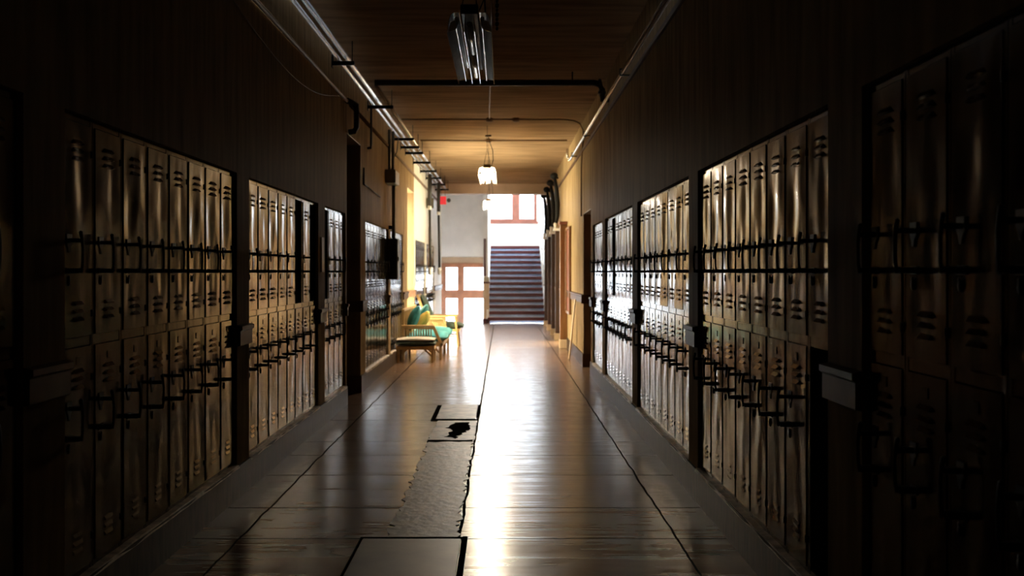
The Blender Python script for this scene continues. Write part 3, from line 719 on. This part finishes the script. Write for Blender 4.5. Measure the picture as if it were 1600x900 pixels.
def armchair():
    t = thing('armchair', 'high-backed cane armchair with dark green cushions beyond the sofa', 'armchair', (-1.56, 19.0, 0))
    W = .68
    for y in (.02, W-.02):
        MB().bar((.72, y, 0), (.66, y, .58), .035, .045).build('leg', M['wood'], t)
        MB().bar((.22, y, 0), (.10, y, .5), .035, .045).build('leg', M['wood'], t)
        a = MB(); a.box(.06, .70, y-.035, y+.035, .565, .595, .008); a.box(.10, .50, y-.01, y+.01, .35, .40)
        for k in range(12): x = .10+k*.034; a.box(x-.012, x+.012, y-.008, y+.008, .35, .57)
        a.build('armrest', M['wood'], t)
    b = MB()
    for y in (.02, W-.02): b.bar((.20, y, .30), (-.06, y, .99), .035, .04)
    b.bar((-.05, 0, .96), (-.05, W, .96), .03, .05)
    for k in range(7): y = .09+k*(W-.18)/6; b.bar((.19, y, .32), (-.05, y, .96), .012, .02)
    b.build('backrest', M['wood'], t)
    MB().box(.14, .74, .03, W-.03, .28, .33, .006).bar((.66, .02, .2), (.2, .02, .2), .03, .03).bar((.66, W-.02, .2), (.2, W-.02, .2), .03, .03).build('seat_frame', M['wood'], t)
    MB().cushion(.16, .82, .05, W-.05, .33, .45, .02).build('seat_cushion', M['green'], t)
    m = MB().cushion(-.30, .30, .05, W-.05, -.045, .045, .03); m.rot(Matrix.Translation((.115, 0, .70)) @ Matrix.Rotation(math.radians(-111), 4, 'Y') @ Matrix.Rotation(PI, 4, 'Z') @ Matrix.Translation((0, -W, 0)))
    m.build('back_cushion', M['green'], t)
armchair()

# ------------------------------------------------------------------ things along the far walls
o = MB().box(-1.55, -1.40, 24.9, 24.97, 3.10, 3.30, .01).build('exit_sign', M['exit']); at(o, -1.475, 24.93, 3.30); tag(o, 'small red exit sign hanging under the pipes at the corridor end', 'sign')
h = MB().tube([(-.05, 0, 0), (-.05, 0, .16)], .005, 6).tube([(.05, 0, 0), (.05, 0, .16)], .005, 6).build('hanger', M['black'], o)
h = MB().box(-.085, .085, -.03, .03, -.21, -.2).box(-.085, .085, -.03, .03, 0, .01).box(-.085, -.075, -.03, .03, -.2, 0).box(.075, .085, -.03, .03, -.2, 0).build('sign_frame', M['whitem'], o)
o = MB().tube([(-1.58, 29.5, 3.53), (-1.58, 29.44, 3.53)], .06, 18).tube([(-1.58, 29.44, 3.53), (-1.58, 29.41, 3.53)], .035, 14).build('alarm_bell', M['pole']); at(o, -1.58, 29.5, 3.53); tag(o, 'small round grey alarm bell on the white end wall', 'alarm bell')
for x, y, l in ((-1.50, 20.9, 'long dark rod hanging beside the left lockers, nearer one'), (-1.44, 22.9, 'long dark rod hanging beside the left lockers, farther one')):
    t = thing('hanging_rod', l, 'rod', (x, y, 1.52), 'rods hanging along the far left wall')
    MB().tube([(0, 0, 0), (-.02, 0, 1.2)], .026, 10).build('rod', M['darkpipe'], t)
    MB().tube([(-.02, 0, 1.2), (-.02, 0, 1.28)], .042, 12).build('top_fitting', M['whitem'], t)
    MB().tube([(-.02, 0, 1.28), (-.02, 0, 1.94)], .04, 10).build('drop_post', M['darkpipe'], t)
    MB().tube([(0, 0, -.12), (0, 0, 0)], .045, 12).ball((0, 0, -.12), .045).build('bottom_fitting', M['whitem'], t)
t = thing('junction_box', 'dark square box hanging under the far left pipes', 'junction box', (-1.60, 22.0, 2.82))
MB().box(-.06, .10, -.1, .1, 0, .22, .008).build('casing', M['pole'], t); MB().tube([(.03, 0, .22), (.03, 0, .65)], .02, 8).build('drop_pipe', M['darkpipe'], t)
# dried foliage hanging on the lockers' pilaster
t = thing('hanging_wreath', 'strand of dried brown and green leaves hanging on the far left pilaster', 'wreath', (-1.61, 21.84, 1.45))
for nm, mt, zs in (('dried_leaves', M['dry'], (.08, .52, .62, .16, .24)), ('green_leaves', M['leafg'], (-.06, .0, .36))):
    m = MB(); rnd = random.Random(4)
    for z in zs:
        for k in range(16):
            a = rnd.uniform(0, 2*PI); rr = rnd.uniform(.01, .07); p = Vector((.02+rr*abs(math.cos(a)), rr*1.3*math.sin(a), z+rnd.uniform(-.06, .06)))
            d = Vector((rnd.uniform(-1, 1), rnd.uniform(-1, 1), rnd.uniform(-1, .3))).normalized()*.045; n_ = d.cross(Vector((.3, .5, 1))).normalized()*.014
            v = [m.bm.verts.new(q) for q in (p, p+d*.5+n_, p+d, p+d*.5-n_)]; m.bm.faces.new(v)
    m.build(nm, mt, t)
MB().tube([(0, 0, -.1), (0, 0, .95)], .006, 6).build('string', M['dry'], t)

# right wall: posts, framed board, leaning plank
t = thing('wooden_post', 'broad orange-brown wooden post on the right wall beside the framed board', 'post', (XR, 18.6, 0), 'dark wooden posts along the far right wall')
MB().box(-.14, 0, 0, .14, .16, 2.30, .01).build('shaft', M['orange'], t)
MB().box(-.15, 0, -.015, .155, 0, .16, .008).build('foot_block', M['board'], t)
MB().box(-.155, 0, -.02, .16, 2.30, 2.36, .01).build('cap', M['redwood'], t)
pos = ['nearest', 'second', 'third', 'farthest']
for i, y in enumerate((20.9, 22.6, 24.4, 26.3)):
    t = thing('wooden_post', 'tall dark post topped by a black ball on the right wall, %s of four' % pos[i], 'post', (XR-.004, y, 0), 'dark wooden posts along the far right wall')
    MB().box(-.10, -.002, 0, .12, .14, 2.28, .012).build('shaft', M['postwood'], t)
    MB().box(-.12, -.002, -.012, .135, 0, .14, .008).build('foot_block', M['board'], t)
    MB().box(-.14, -.002, -.02, .14, 2.28, 2.34, .01).tube([(-.10, .05, 2.34), (-.10, .05, 2.40)], .03, 10).ball((-.10, .05, 2.42), .04).build('cap', M['whitem'], t)
    MB().tube([(-.085, .05, 2.44), (-.055, .05, 2.6), (-.05, .05, 2.85), (-.075, .05, 3.15), (-.11, .05, 3.38)], [.03, .045, .05, .045, .03], 10).build('upper_post', M['black'], t)
    MB().ball((-.125, .05, 3.43), .085, (1, 1, .9)).tube([(-.12, .05, 3.42), (-.035, .05, 3.38)], .02, 8).build('ball_top', M['black'], t)
t = thing('notice_board', 'tall narrow framed board in orange wood on the right wall', 'notice board', (XR, 17.6, .72))
MB().box(-.02, 0, .0, .9, 0, 1.46).build('panel', M['redwood'], t)
f = MB(); f.box(-.045, 0, -.05, .0, -.05, 1.51, .006).box(-.045, 0, .9, .95, -.05, 1.51, .006).box(-.045, 0, 0, .9, -.05, 0, .006).box(-.045, 0, 0, .9, 1.46, 1.51, .006); f.build('frame', M['orange'], t)
o = MB().bar((0, 0, 0), (.10, 0, .97), .13, .022, (1, 0, 0)).build('leaning_plank', M['board']); o.location = (XR-.125, 16.25, .008); tag(o, 'pale plank leaning upright against the yellow right wall', 'plank')
